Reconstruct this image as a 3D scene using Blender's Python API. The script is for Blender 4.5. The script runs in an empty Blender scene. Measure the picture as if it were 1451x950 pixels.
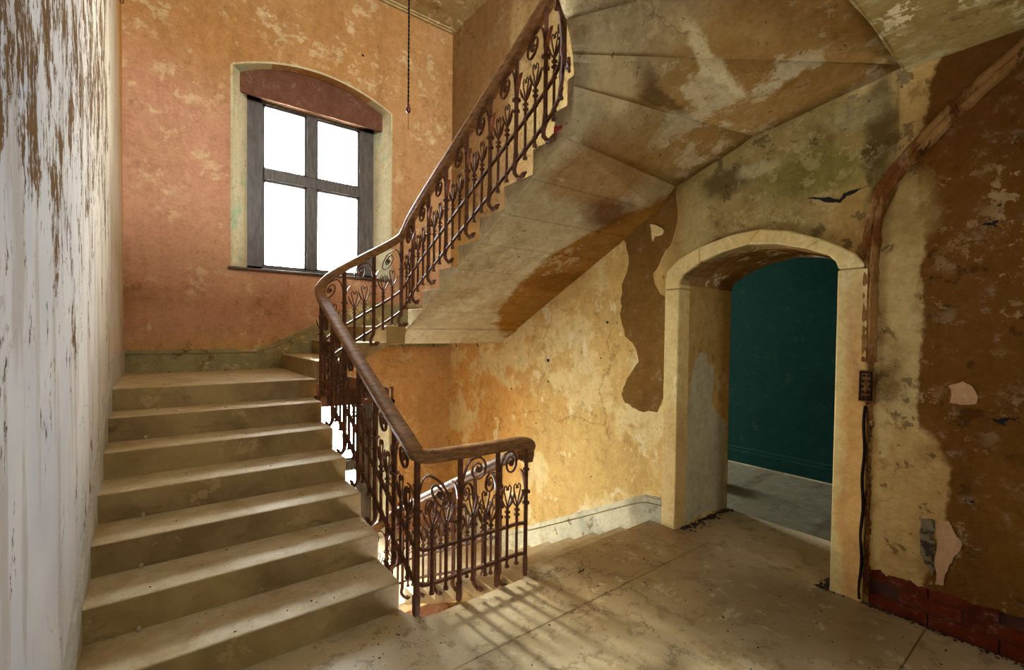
import bpy, bmesh, math, random
from mathutils import Vector, Matrix, noise as mn
from mathutils.geometry import tessellate_polygon
random.seed(7)
C = bpy.context.scene
COL = C.collection
H = 0.1565                      # riser height
XL, W, YB, ZC = -0.284, 3.163, 5.5486, 5.60
YF = -1.7                       # wall behind the camera

# ------------------------------------------------------------------ camera
cam_d = bpy.data.cameras.new('camera')
cam = bpy.data.objects.new('camera', cam_d)
COL.objects.link(cam)
right = Vector((0.79477923, -0.60678784, 0.01159735))
fwd = Vector((0.60689073, 0.79452603, -0.02029861))
up = Vector((0.00310255, 0.02317123, 0.9997267))
m = Matrix((right, up, -fwd)).transposed().to_4x4()
m.translation = Vector((0, 0, 1.5))
cam.matrix_world = m
cam_d.sensor_width = 36
cam_d.lens = 36 * 649.354 / 1451
cam_d.shift_y = 0.0081
cam_d.clip_start = 0.05
C.camera = cam

# ------------------------------------------------------------------ light and exposure
wd = bpy.data.worlds.new('sky')
C.world = wd
wd.use_nodes = True
bg = wd.node_tree.nodes['Background']
bg.inputs[0].default_value = (0.93, 0.97, 1.0, 1)
bg.inputs[1].default_value = 24.0
C.view_settings.view_transform = 'Standard'
C.view_settings.look = 'None'
C.view_settings.gamma = 1
C.view_settings.use_curve_mapping = False
C.view_settings.exposure = 1.65


def portal(name, loc, rot, sx, sy):
    l = bpy.data.lights.new(name, 'AREA')
    l.shape = 'RECTANGLE'
    l.size, l.size_y = sx, sy
    l.cycles.is_portal = True
    o = bpy.data.objects.new(name, l)
    o.location = loc
    o.rotation_euler = rot
    COL.objects.link(o)


R90 = math.radians(90)
portal('daylight_portal', (1.465, YB + .40, 3.2), (-R90, 0, 0), 1.3, 1.9)
portal('daylight_portal', (1.465, YB + .40, -.24), (-R90, 0, 0), 1.3, 1.9)
portal('daylight_portal', (1.4, YF - .3, 2.15), (R90, 0, 0), .5, .5)  # serves the small added fill window
portal('daylight_portal', (1.5, YF - .3, 4.55), (R90, 0, 0), 2.2, 1.1)  # serves the upper added fill window
portal('daylight_portal', (4.7, 6.2, 1.55), (-R90, 0, 0), 1.0, 1.5)


# hazy sun coming in through the stair windows
sun_d = bpy.data.lights.new('hazy_sun', 'SUN')
sun_d.energy = 4.2
sun_d.angle = math.radians(7)
sun_d.color = (1.0, .95, .86)
sun = bpy.data.objects.new('hazy_sun', sun_d)
sun.rotation_euler = Vector((.10, -.98, -.76)).to_track_quat('-Z', 'Y').to_euler()
COL.objects.link(sun)


# ------------------------------------------------------------------ node helpers
def lin(c):
    return tuple(((v / 255) / 12.92 if v / 255 <= .04045 else ((v / 255 + .055) / 1.055) ** 2.4) for v in c) + (1,)


class NT:
    def __init__(s, name):
        s.m = bpy.data.materials.new(name)
        s.m.use_nodes = True
        s.t = s.m.node_tree
        s.b = s.t.nodes['Principled BSDF']
        s.pos = s.n('ShaderNodeNewGeometry').outputs['Position']

    def n(s, k):
        return s.t.nodes.new(k)

    def put(s, sock, v):
        if hasattr(v, 'is_linked') or hasattr(v, 'links'):
            s.t.links.new(v, sock)
        else:
            sock.default_value = v

    def vm(s, op, a, b=None):
        q = s.n('ShaderNodeVectorMath')
        q.operation = op
        s.put(q.inputs[0], a)
        if b is not None:
            s.put(q.inputs[1], b)
        return q.outputs['Value'] if op in ('LENGTH', 'DOT_PRODUCT') else q.outputs[0]

    def ma(s, op, a, b=0.0, clamp=False):
        q = s.n('ShaderNodeMath')
        q.operation = op
        q.use_clamp = clamp
        s.put(q.inputs[0], a)
        s.put(q.inputs[1], b)
        return q.outputs[0]

    def mr(s, v, a, b, c=0.0, d=1.0, smooth=False):
        q = s.n('ShaderNodeMapRange')
        if smooth:
            q.interpolation_type = 'SMOOTHSTEP'
        s.put(q.inputs[0], v)
        for i, x in enumerate((a, b, c, d)):
            q.inputs[i + 1].default_value = x
        return q.outputs[0]

    def mix(s, f, a, b, mode='MIX'):
        q = s.n('ShaderNodeMix')
        q.data_type = 'RGBA'
        q.blend_type = mode
        s.put(q.inputs[0], f)
        s.put(q.inputs[6], a)
        s.put(q.inputs[7], b)
        return q.outputs[2]

    def noise(s, scale, detail=4, rough=.6, vec=None, stretch=None, off=None, dist=0, color=False):
        v = vec if vec is not None else s.pos
        if stretch:
            v = s.vm('MULTIPLY', v, stretch)
        if off:
            v = s.vm('ADD', v, (off, off * 1.7, off * .6))
        q = s.n('ShaderNodeTexNoise')
        s.t.links.new(v, q.inputs['Vector'])
        q.inputs['Scale'].default_value = scale
        q.inputs['Detail'].default_value = detail
        q.inputs['Roughness'].default_value = rough
        q.inputs['Distortion'].default_value = dist
        return q.outputs['Color' if color else 'Fac']

    def warp(s, amt, scale=3, detail=5, vec=None):
        c = s.noise(scale, detail, .65, color=True, vec=vec)
        c = s.vm('SUBTRACT', c, (.5, .5, .5))
        c = s.vm('MULTIPLY', c, (amt, amt, amt))
        return s.vm('ADD', vec if vec is not None else s.pos, c)

    def cracks(s, scale, width, vec, seed=0):
        q = s.n('ShaderNodeTexVoronoi')
        q.feature = 'DISTANCE_TO_EDGE'
        v = s.vm('ADD', vec, (seed, seed, seed))
        s.t.links.new(v, q.inputs['Vector'])
        q.inputs['Scale'].default_value = scale
        return s.mr(q.outputs['Distance'], 0, width, 1, 0)

    def bump(s, h, strength=.3, dist=.01, normal=None):
        q = s.n('ShaderNodeBump')
        q.inputs['Strength'].default_value = strength
        q.inputs['Distance'].default_value = dist
        s.t.links.new(h, q.inputs['Height'])
        if normal is not None:
            s.t.links.new(normal, q.inputs['Normal'])
        return q.outputs[0]

    def blob(s, col, vec, c, r, color, soft=.3, amt=1.0):
        """patch of another colour: ellipse centre c, radii r (0 radius = axis ignored)"""
        d = s.vm('SUBTRACT', vec, c)
        d = s.vm('MULTIPLY', d, tuple((1 / x if x else 0) for x in r))
        f = s.mr(s.vm('LENGTH', d), 1 - soft, 1 + soft, amt, 0, True)
        return s.mix(f, col, lin(color))

    def done(s, col, rough=.85, normal=None, spec=.3):
        s.put(s.b.inputs['Base Color'], col)
        s.put(s.b.inputs['Roughness'], rough)
        s.b.inputs['Specular IOR Level'].default_value = spec
        if normal is not None:
            s.t.links.new(normal, s.b.inputs['Normal'])
        return s.m


def plaster(name, base, layers=(), blobs=(), crack=None, stretch=None, warp=.35, bump=.35, rough=.9, mott=.35, post=(), flecks=None, crackamt=.5, layers2=(), post2=(), mask2=None, grit=1.0, chips=((226, 206, 162), (112, 82, 46)), chipamt=.8):
    """layers: (colour, scale, threshold, softness, amount, stretch, offset)"""
    t = NT(name)
    w1 = t.warp(warp, 2.2, 7)
    col = lin(base)
    for b in blobs:
        col = t.blob(col, w1, *b)
    h = t.noise(9, 6, .65)
    mo = t.noise(2.3, 5, .62, off=3.1)
    col = t.mix(t.mr(mo, .3, .7, 0, mott), col, t.mix(1.0, col, (.55, .5, .42, 1), 'MULTIPLY'))
    for (c, sc, th, so, am, st, of) in layers:
        n = t.noise(sc, 7, .66, vec=w1 if not st else None, stretch=st, off=of)
        f = t.mr(n, th, th + so, 0, am)
        col = t.mix(f, col, lin(c))
        h = t.ma('ADD', h, t.ma('MULTIPLY', f, -.35))
    for b in post:
        col = t.blob(col, w1, *b)
    if mask2:
        mk2 = t.mr(t.vm('DOT_PRODUCT', w1, mask2[0]), mask2[1], mask2[2])
    for (c, sc, th, so, am, st, of) in layers2:
        n = t.noise(sc, 7, .66, vec=w1 if not st else None, stretch=st, off=of)
        f = t.mr(n, th, th + so, 0, am)
        if mask2:
            f = t.ma('MULTIPLY', f, mk2)
        col = t.mix(f, col, lin(c))
        h = t.ma('ADD', h, t.ma('MULTIPLY', f, -.25))
    for b in post2:
        col = t.blob(col, w1, *b)
    fine = t.noise(38, 5, .7)
    g1 = t.noise(11, 9, .78, vec=w1, off=13)
    col = t.mix(t.mr(g1, .48, .66, 0, .5 * grit), col, t.mix(1.0, col, (.60, .54, .46, 1), 'MULTIPLY'))
    col = t.mix(t.mr(g1, .44, .30, 0, .4 * grit), col, t.mix(.35, col, (.95, .88, .72, 1)))
    sk = t.noise(1, 6, .7, stretch=(5, 5, .7), off=21)
    col = t.mix(t.mr(sk, .5, .68, 0, .35 * grit), col, t.mix(1.0, col, (.60, .50, .38, 1), 'MULTIPLY'))
    col = t.mix(t.mr(fine, .35, .75, 0, .4), col, t.mix(1.0, col, (.5, .44, .36, 1), 'MULTIPLY'))
    h = t.ma('ADD', h, t.ma('MULTIPLY', g1, .6))
    if chips:
        cl = t.mr(t.noise(1.3, 4, .6, off=31), .49, .58)
        cf = t.ma('MULTIPLY', t.mr(t.noise(7.5, 9, .72, off=17), .55, .565), cl)
        col = t.mix(t.ma('MULTIPLY', cf, chipamt), col, lin(chips[0]))
        cl2 = t.mr(t.noise(1.5, 4, .6, off=41), .50, .58)
        cf2 = t.ma('MULTIPLY', t.mr(t.noise(10, 9, .74, off=27), .565, .58), cl2)
        col = t.mix(t.ma('MULTIPLY', cf2, chipamt), col, lin(chips[1]))
        h = t.ma('SUBTRACT', h, t.ma('MULTIPLY', t.ma('MAXIMUM', cf, cf2), .8))
    if flecks:
        fl = t.mr(t.noise(flecks[1], 3, .6, off=9), flecks[2], flecks[2] + .03, 0, .8)
        col = t.mix(fl, col, lin(flecks[0]))
    if crack:
        cw = t.warp(.5, 1.7, 6)
        k = t.cracks(crack[0], crack[1], cw, 4.3)
        msk = t.mr(t.noise(.9, 3, .5, off=crack[3] if len(crack) > 3 else 6), .5, .6)
        k = t.ma('MULTIPLY', k, msk)
        col = t.mix(t.ma('MULTIPLY', k, crackamt), col, lin(crack[2]))
        h = t.ma('SUBTRACT', h, k)
    nb = t.bump(h, bump, .02)
    nb = t.bump(fine, .2, .004, nb)
    return t.done(col, rough, nb, .06)


M = {}
# back wall: rose lower down, ochre above
M['back'] = plaster('plaster_rose', (206, 154, 124),
    layers=[((208, 166, 118), 1.1, .5, .25, .5, None, 0), ((220, 194, 154), 2.6, .61, .03, .6, None, 2), ((214, 186, 150), 5.5, .66, .02, .8, None, 5), ((150, 96, 52), 1.6, .62, .15, .5, (1, 1, .4), 8)],
    blobs=[((1.0, 0, 5.1), (3.6, 0, 1.1), (186, 136, 78), .45, .9), ((2.6, 0, 3.6), (.7, 0, 1.5), (200, 152, 100), .5, .8),
           ((1.2, 0, .3), (4, 0, 1.15), (210, 162, 104), .12, 1.0)],
    crack=(.75, .006, (120, 78, 45)), warp=.3, mott=.3, flecks=((110, 74, 45), 26, .70), crackamt=.35, chipamt=.38)
M['right'] = plaster('plaster_ochre', (210, 172, 104),
    layers=[((224, 200, 144), 1.5, .52, .05, .75, None, 0), ((200, 140, 62), 1.3, .56, .18, .6, None, 5), ((228, 208, 164), 3.4, .60, .03, .8, (1, 1, .7), 3)],
    blobs=[((0, 4.7, .6), (0, .9, 1.2), (214, 156, 82), .5, .9)],
    post=[((0, 4.6, 4.5), (0, 1.3, 1.75), (142, 106, 68), .2, .85), ((0, 3.3, 4.6), (0, .75, 2.4), (176, 150, 100), .3, .7), ((0, 4.1, 4.6), (0, .16, .8), (196, 170, 122), .4, .7),  # pale blobs: plaster tone plus a painted-in patch of window light
          ((0, 1.45, 2.42), (0, .75, .62), (158, 136, 84), .14, .95), ((0, 2.0, 1.9), (0, .2, .8), (170, 134, 76), .3, .7),
          ((0, .92, 1.0), (0, .22, 1.6), (176, 140, 80), .3, .9),
          ((0, -.42, 1.6), (0, 1.10, 3.0), (104, 66, 24), .012, 1.0),
          ((0, .70, 1.3), (0, .10, 1.25), (182, 154, 102), .10, .95), ((0, .64, .62), (0, .15, .45), (176, 142, 86), .08, .95),
          ((0, .70, 2.2), (0, .14, .22), (158, 130, 76), .3, .8)],
    layers2=[((96, 60, 22), 2.1, .52, .12, .55, None, 12), ((150, 122, 72), 4.2, .64, .04, .45, None, 9), ((110, 78, 34), 3.3, .62, .05, .6, None, 17), ((58, 34, 12), 7, .585, .03, .6, None, 33), ((176, 150, 100), 5.5, .625, .02, .4, (1, 1, 1), 37)],
    post2=[((0, 1.12, 2.5), (0, .30, .14), (112, 108, 44), .5, .7), ((0, 1.66, 2.60), (0, .2, .09), (78, 64, 30), .5, .75), ((0, 1.45, 2.62), (0, .12, .05), (190, 176, 132), .4, .7),
           ((0, .80, 2.66), (0, .07, .3), (76, 62, 26), .5, .85), ((0, .9, 2.78), (0, .16, .08), (180, 164, 116), .5, .6), ((0, 1.9, 2.35), (0, .12, .3), (180, 160, 108), .5, .6),
           ((0, -.1, .7), (0, .4, .45), (140, 100, 40), .5, .6), ((0, 0, 2.6), (0, .65, .3), (92, 54, 18), .5, .7)],
    mask2=((0, 1, 0), 2.1, 1.7), crack=(.85, .008, (96, 58, 24), 2), warp=.22, mott=.3, chipamt=.35, chips=((196, 172, 122), (96, 66, 32)), flecks=((70, 40, 18), 22, .70))
M['leftw'] = None


def left_wall():
    t = NT('plaster_bluewhite_streaked')
    w = t.warp(.10, 5, 4)
    base = t.mix(t.mr(t.noise(2, 4), .35, .65), lin((200, 201, 209)), lin((218, 216, 218)))
    # base turns creamier towards the landing
    sep = t.n('ShaderNodeSeparateXYZ')
    t.t.links.new(t.warp(.25, 2, 4), sep.inputs[0])
    Y, Z = sep.outputs[1], sep.outputs[2]
    base = t.mix(t.mr(Y, 1.6, 4.3, 0, .85, True), base, lin((218, 204, 178)))
    base = t.mix(t.mr(t.ma('ADD', Y, t.ma('MULTIPLY', Z, .35)), 5.9, 6.9), base, lin((206, 150, 72)))
    st = t.noise(1, 8, .72, vec=w, stretch=(1, 7, 2.6))
    st2 = t.noise(1, 6, .75, vec=w, stretch=(1, 28, 9), off=4)
    # wear is heavier high up the wall
    zf = t.mr(t.ma('SUBTRACT', Z, t.ma('MULTIPLY', Y, .10)), .8, 2.3, -.075, .05)
    endf = t.mr(Y, 3.9, 5.0, 0, -.3)
    f = t.ma('ADD', t.ma('ADD', st, zf), endf)
    k1 = t.mr(f, .54, .56)
    k2 = t.mr(t.ma('ADD', t.ma('ADD', st2, zf), endf), .60, .63)
    k = t.ma('MAXIMUM', t.ma('MULTIPLY', k1, t.mr(st2, .40, .47)), t.ma('MULTIPLY', k2, .85))
    brown = t.mix(t.noise(7, 4), lin((88, 62, 38)), lin((138, 112, 82)))
    grey = t.mr(t.noise(1.6, 5, .6, stretch=(1, 5, .8), off=7), .52, .60, 0, .45)
    col = t.mix(grey, base, lin((170, 152, 132)))
    col = t.mix(k, col, brown)
    cr = t.ma('MULTIPLY', t.cracks(2.2, .012, t.warp(.5, 2.2, 5)), t.mr(t.noise(1.2, 3, off=2), .5, .58))
    col = t.mix(t.ma('MULTIPLY', cr, .7), col, lin((120, 92, 70)))
    hh = t.ma('SUBTRACT', t.ma('MULTIPLY', t.noise(1, 6, .6, stretch=(1, 24, 2)), .8), k)
    return t.done(col, .9, t.bump(hh, .5, .012), 0.0)


M['leftw'] = left_wall()
M['ceil'] = plaster('plaster_ceiling', (196, 174, 124), layers=[((176, 142, 92), 1.4, .52, .12, .7, None, 0), ((214, 198, 156), 3.1, .6, .05, .6, None, 3)], crack=(.8, .006, (110, 80, 40)), warp=.3)
M['soffit'] = plaster('soffit_plaster', (196, 178, 140),
    layers=[((212, 198, 162), 1.8, .53, .04, .6, None, 1), ((166, 132, 80), 2.0, .56, .10, .6, None, 6)],
    blobs=[((2.35, 2.1, 0), (.42, .26, 0), (168, 126, 74), .3, .8), ((3.0, 1.3, 0), (.95, .75, 0), (164, 124, 60), .35, .9), ((2.6, 1.0, 0), (.5, .3, 0), (146, 106, 50), .4, .7)],
    post=[((3.40, 3.15, 0), (.84, 1.10, 0), (150, 102, 30), .04, .95), ((2.7, 2.35, 0), (.24, .14, 0), (104, 66, 24), .5, .9), ((3.15, 3.95, 0), (.45, .07, 0), (150, 98, 24), .2, .85), ((3.0, 3.2, 0), (.35, .14, 0), (126, 80, 18), .4, .8),
          ((2.28, 1.62, 0), (.26, .05, 0), (104, 78, 40), .4, .8), ((2.35, 1.35, 0), (.3, .04, 0), (218, 200, 156), .4, .8), ((2.02, 1.72, 0), (.18, .12, 0), (214, 190, 142), .4, .7)],
    crack=(1.3, .006, (110, 76, 36)), warp=.35, mott=.35, flecks=((86, 56, 22), 20, .68), chipamt=.3)
M['soffit2'] = plaster('soffit_landing_plaster', (160, 134, 78),
    layers=[((190, 172, 124), 1.5, .55, .05, .75, (1, .6, 1), 1), ((120, 84, 34), 2.2, .57, .08, .8, (1, .6, 1), 6)], crack=(1.3, .006, (90, 60, 26)), warp=.35, mott=.4)
M['stone'] = plaster('step_stone', (196, 176, 132), layers=[((150, 128, 84), 1.7, .5, .15, .55, None, 3), ((170, 138, 84), 4.5, .60, .05, .5, None, 7)],
    crack=(1.1, .006, (110, 84, 50), 1), warp=.25, bump=.22, rough=.7, mott=.35, flecks=((96, 74, 44), 30, .69))


def stone_steps():
    """pale treads, browner risers, split by face normal"""
    t = NT('step_stone_brown_riser')
    g = t.n('ShaderNodeNewGeometry')
    sep = t.n('ShaderNodeSeparateXYZ')
    t.t.links.new(g.outputs['Normal'], sep.inputs[0])
    w = t.warp(.2, 3, 5)
    tread = t.mix(t.mr(t.noise(5, 6, .65, vec=w), .4, .62), lin((214, 198, 162)), lin((190, 166, 122)))
    tread = t.mix(t.mr(t.noise(60, 3, .6), .64, .68, 0, .5), tread, lin((130, 108, 78)))
    riser = t.mix(t.mr(t.noise(1.6, 6, .62, vec=w), .42, .6), lin((164, 138, 88)), lin((128, 102, 62)))
    riser = t.mix(t.mr(t.noise(3.4, 6, .68, vec=w, off=5), .60, .63, 0, .8), riser, lin((176, 148, 100)))
    riser = t.mix(t.mr(t.noise(2.2, 6, .68, vec=w, off=8, stretch=(1, 1, 2.5)), .58, .68, 0, .6), riser, lin((86, 72, 50)))
    col = t.mix(t.mr(sep.outputs[2], .35, .75), riser, tread)
    fine = t.noise(34, 5, .7)
    col = t.mix(t.mr(fine, .35, .75, 0, .25), col, t.mix(1.0, col, (.5, .44, .36, 1), 'MULTIPLY'))
    return t.done(col, .5, t.bump(fine, .25, .006, t.bump(t.noise(6, 6, .65), .3, .02)), .25)


M['steps'] = stone_steps()


def floor_mat():
    t = NT('floor_stone')
    w = t.warp(.35, 1.6, 6)
    col = t.mix(t.mr(t.noise(1.0, 6, .6, vec=w), .38, .62), lin((206, 190, 154)), lin((178, 154, 112)))
    col = t.blob(col, w, (2.6, 1.95, 0), (.75, .35, 0), (160, 124, 74), .5, .8)
    col = t.blob(col, w, (2.75, 1.0, 0), (.42, .55, 0), (122, 96, 56), .6, .75)
    col = t.mix(t.mr(t.noise(.9, 7, .7, vec=w, off=14), .5, .62, 0, .55), col, lin((140, 114, 74)))
    col = t.mix(t.mr(t.noise(9, 8, .75, off=5), .54, .58, 0, .5), col, lin((116, 92, 58)))
    col = t.mix(t.mr(t.noise(5, 8, .75, off=25), .58, .60, 0, .4), col, lin((222, 210, 180)))
    col = t.mix(t.mr(t.noise(3.2, 6, .65, vec=w, off=4), .60, .72, 0, .5), col, lin((124, 100, 62)))
    scuff = t.mr(t.noise(1.4, 5, .7, stretch=(7, 2, 1), off=3), .62, .66, 0, .35)
    col = t.mix(scuff, col, lin((206, 194, 166)))
    col = t.mix(t.mr(t.noise(46, 3, .6), .68, .71, 0, .7), col, lin((84, 64, 40)))
    cw = t.warp(.55, 2.2, 6)
    k = t.ma('MULTIPLY', t.cracks(1.5, .008, cw, 2.2), t.mr(t.noise(1.1, 2, .5, off=2.5), .5, .56))
    d = t.vm('LENGTH', t.vm('MULTIPLY', t.vm('SUBTRACT', t.pos, (2.25, 1.95, 0)), (1.4, 2.2, 0)))
    k2 = t.ma('MULTIPLY', t.cracks(3.2, .02, cw, 7.7), t.mr(d, .6, 1.1, 1, 0))
    k = t.ma('MAXIMUM', k, k2)
    col = t.mix(t.ma('MULTIPLY', k, .9), col, lin((76, 52, 28)))
    nb = t.bump(t.ma('SUBTRACT', t.noise(4, 7, .6), k), .25, .02)
    rough = t.mr(t.noise(2.6, 5), .3, .7, .30, .55)
    return t.done(col, rough, nb, .55)


M['floor'] = floor_mat()
M['skirt'] = plaster('skirting_grey_green', (168, 158, 116), layers=[((212, 180, 128), 4.2, .60, .02, .85, (1, 1, 2.2), 2), ((128, 120, 84), 1.7, .5, .2, .6, None, 5)], warp=.2, mott=.35, flecks=((90, 70, 40), 30, .68))
M['skirt_pale'] = plaster('skirting_pale', (214, 204, 172), layers=[((168, 164, 144), 2.0, .52, .12, .7, None, 2), ((196, 164, 108), 4.4, .62, .05, .7, None, 5)],
    post=[((0, 2.25, .1), (0, .22, .16), (150, 142, 116), .4, .8)], crack=(1.3, .006, (120, 92, 52), 1), warp=.2)
M['surround'] = plaster('door_surround_cream', (226, 200, 138), layers=[((204, 158, 88), 2.2, .52, .2, .6, (1, 1, .7), 1), ((236, 218, 170), 4.6, .58, .06, .6, None, 5)],
    post=[((0, .87, .7), (0, .07, .9), (206, 150, 84), .4, .8), ((0, .87, 1.55), (0, .06, .3), (190, 146, 96), .4, .5), ((0, 2.08, .4), (0, .3, .5), (196, 160, 104), .4, .6)], crack=(2.0, .006, (150, 110, 60), 3), warp=.2, mott=.25, flecks=((120, 84, 44), 30, .70), chips=None)
M['jamb'] = plaster('jamb_plaster_brown', (160, 120, 72), layers=[((112, 78, 38), 3, .5, .15, .7, None, 2), ((180, 150, 100), 5, .6, .05, .6, None, 6)],
    post=[((3.45, 0, 2.1), (.5, 1.0, .13), (140, 86, 52), .4, .8)], warp=.25)
M['filler'] = plaster('grey_filler', (196, 188, 160), layers=[((166, 158, 130), 3, .5, .2, .6, (1, 1, .5), 2)], crack=(2.4, .012, (116, 104, 76), 1), warp=.15, chips=None)
M['darkpatch'] = plaster('bare_brown_render', (128, 92, 40), layers=[((108, 76, 32), 3, .45, .2, .8, None, 2), ((150, 124, 72), 2.2, .56, .15, .6, None, 6)], warp=.2, mott=.4, chips=None)
M['pinkpatch'] = plaster('pink_filler', (184, 142, 104), layers=[((160, 118, 80), 4, .55, .1, .6, None, 2)], warp=.1, chips=None)
M['greypatch'] = plaster('crumbled_mortar', (126, 110, 84), layers=[((60, 48, 34), 16, .52, .04, .9, None, 2)], warp=.1, bump=.9, chips=None)
M['teal'] = plaster('plaster_teal', (28, 66, 60), layers=[((22, 54, 50), 1.2, .45, .25, .8, None, 2), ((44, 84, 74), 3.4, .64, .1, .3, None, 6)], warp=.3, mott=.25, grit=.25, chips=None)
M['floor2'] = plaster('floor_grey_dusty', (128, 122, 102), layers=[((84, 74, 54), 1.6, .54, .12, .8, (.6, 2, 1), 2), ((150, 146, 126), 4, .6, .08, .5, None, 6)], warp=.3, chips=None)
M['reveal'] = plaster('reveal_cream_green', (208, 196, 160), layers=[((172, 190, 156), 3.4, .56, .05, .8, None, 2), ((196, 166, 106), 5, .62, .03, .7, None, 4)], warp=.15, mott=.2, flecks=((110, 84, 50), 28, .68), chips=None)
M['board'] = plaster('board_brown_rose', (116, 78, 60), layers=[((112, 70, 50), 2.4, .5, .2, .6, None, 2)], warp=.15, chips=None)
M['white'] = plaster('whitewash', (214, 210, 200), layers=[((180, 170, 150), 2, .55, .1, .6, None, 1)], chips=None)


def simple(name, a, b, scale=20, rough=.6, metal=0, bump=.2, spec=.4, stretch=None, rng=(.35, .65)):
    t = NT(name)
    n = t.noise(scale, 6, .65, stretch=stretch)
    col = t.mix(t.mr(n, *rng), lin(a), lin(b))
    t.b.inputs['Metallic'].default_value = metal
    return t.done(col, rough, t.bump(n, bump, .003), spec)


M['iron'] = simple('rusty_brown_iron', (108, 64, 38), (66, 38, 23), 24, .6, .0, .35, .25)
M['leaf'] = simple('orange_brown_leaf_iron', (140, 70, 34), (96, 44, 22), 30, .4, 0, .3, .5)
M['wood'] = simple('handrail_wood', (150, 106, 62), (98, 64, 34), 5, .52, 0, .15, .3, (3, 3, 12))
M['winwood'] = simple('window_wood_dark', (92, 82, 74), (60, 50, 44), 6, .5, 0, .15, .4, (6, 6, 1))
M['sill'] = simple('sill_wood', (96, 66, 44), (60, 40, 28), 6, .6, 0, .2)
M['brass'] = simple('putty_bead', (190, 160, 96), (160, 130, 70), 10, .5)
M['brick'] = plaster('brick_dark_red', (104, 42, 22), layers=[((66, 28, 15), 5, .5, .15, .8, None, 2), ((156, 92, 52), 8, .62, .05, .6, None, 6)], warp=.1, bump=.6, chips=None)
M['mortar'] = simple('mortar_dark', (76, 34, 18), (40, 20, 12), 12, .95)
M['conduit'] = plaster('conduit_mortar_rust', (156, 114, 64), layers=[((108, 58, 20), 9, .48, .08, .9, (1, 1, .35), 2), ((60, 36, 18), 18, .58, .05, .8, (1, 1, .4), 5)], warp=.1, bump=1.0, chips=None)
M['black'] = simple('black_cable', (34, 24, 18), (18, 12, 10), 40, .9, 0, .2, .05)
M['red'] = simple('red_plastic', (170, 24, 20), (140, 18, 16), 10, .4)
M['oxblood'] = simple('dark_red_bakelite', (92, 18, 18), (60, 12, 14), 20, .3)
M['crumb'] = simple('crumb_dark', (64, 46, 28), (36, 26, 18), 50, .9)
M['crumbpale'] = simple('crumb_pale', (190, 170, 130), (150, 130, 96), 50, .9)
M['dark'] = simple('hole_dark', (26, 16, 8), (14, 8, 5), 20, .95)


def glass():
    m = bpy.data.materials.new('window_glass')
    m.use_nodes = True
    t = m.node_tree
    for n in list(t.nodes):
        t.nodes.remove(n)
    o = t.nodes.new('ShaderNodeOutputMaterial')
    mx = t.nodes.new('ShaderNodeMixShader')
    tr = t.nodes.new('ShaderNodeBsdfTransparent')
    gl = t.nodes.new('ShaderNodeBsdfGlossy')
    fr = t.nodes.new('ShaderNodeFresnel')
    tr.inputs[0].default_value = (.96, .98, .97, 1)
    gl.inputs['Roughness'].default_value = .03
    fr.inputs[0].default_value = 1.45
    t.links.new(fr.outputs[0], mx.inputs[0])
    t.links.new(tr.outputs[0], mx.inputs[1])
    t.links.new(gl.outputs[0], mx.inputs[2])
    t.links.new(mx.outputs[0], o.inputs[0])
    return m


M['glass'] = glass()


# ------------------------------------------------------------------ geometry helpers
def link(name, me, mat, parent=None):
    o = bpy.data.objects.new(name, me)
    COL.objects.link(o)
    if mat is not None and not me.materials:
        me.materials.append(mat)
    if parent is not None:
        o.parent = parent
    return o


def mk(name, bm, mat, parent=None, smooth=False, loc=None):
    bmesh.ops.recalc_face_normals(bm, faces=bm.faces)
    me = bpy.data.meshes.new(name)
    bm.to_mesh(me)
    bm.free()
    if smooth:
        for p in me.polygons:
            p.use_smooth = True
    o = link(name, me, mat, parent)
    return o


def bevel(o, w, seg=2):
    b = o.modifiers.new('bevel', 'BEVEL')
    b.width = w
    b.segments = seg
    b.limit_method = 'ANGLE'
    b.angle_limit = math.radians(40)
    return o


def box(bm, x0, x1, y0, y1, z0, z1):
    v = [bm.verts.new(p) for p in ((x0, y0, z0), (x1, y0, z0), (x1, y1, z0), (x0, y1, z0), (x0, y0, z1), (x1, y0, z1), (x1, y1, z1), (x0, y1, z1))]
    for f in ((0, 3, 2, 1), (4, 5, 6, 7), (0, 1, 5, 4), (1, 2, 6, 5), (2, 3, 7, 6), (3, 0, 4, 7)):
        bm.faces.new([v[i] for i in f])


def loft(bm, A, B, caps=True):
    a = [bm.verts.new(p) for p in A]
    b = [bm.verts.new(p) for p in B]
    n = len(a)
    for i in range(n):
        bm.faces.new((a[i], a[(i + 1) % n], b[(i + 1) % n], b[i]))
    if caps:
        for ring in (a, b):
            cap(bm, ring)


def cap(bm, ring):
    if len(ring) <= 4:
        bm.faces.new(ring)
        return
    for t in tessellate_polygon([[v.co for v in ring]]):
        try:
            bm.faces.new([ring[i] for i in t])
        except ValueError:
            pass


def prism(bm, pts, axis, v0, v1):
    """pts 2D; axis 0: (y,z) along x; 1: (x,z) along y; 2: (x,y) along z"""
    def P(p, v):
        return ((v, p[0], p[1]), (p[0], v, p[1]), (p[0], p[1], v))[axis]
    loft(bm, [P(p, v0) for p in pts], [P(p, v1) for p in pts])


def boxo(name, mat, parent, *a, bev=0):
    bm = bmesh.new()
    box(bm, *a)
    o = mk(name, bm, mat, parent)
    if bev:
        bevel(o, bev)
    return o


def prismo(name, mat, parent, pts, axis, v0, v1, bev=0):
    bm = bmesh.new()
    prism(bm, pts, axis, v0, v1)
    o = mk(name, bm, mat, parent)
    if bev:
        bevel(o, bev)
    return o


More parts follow.
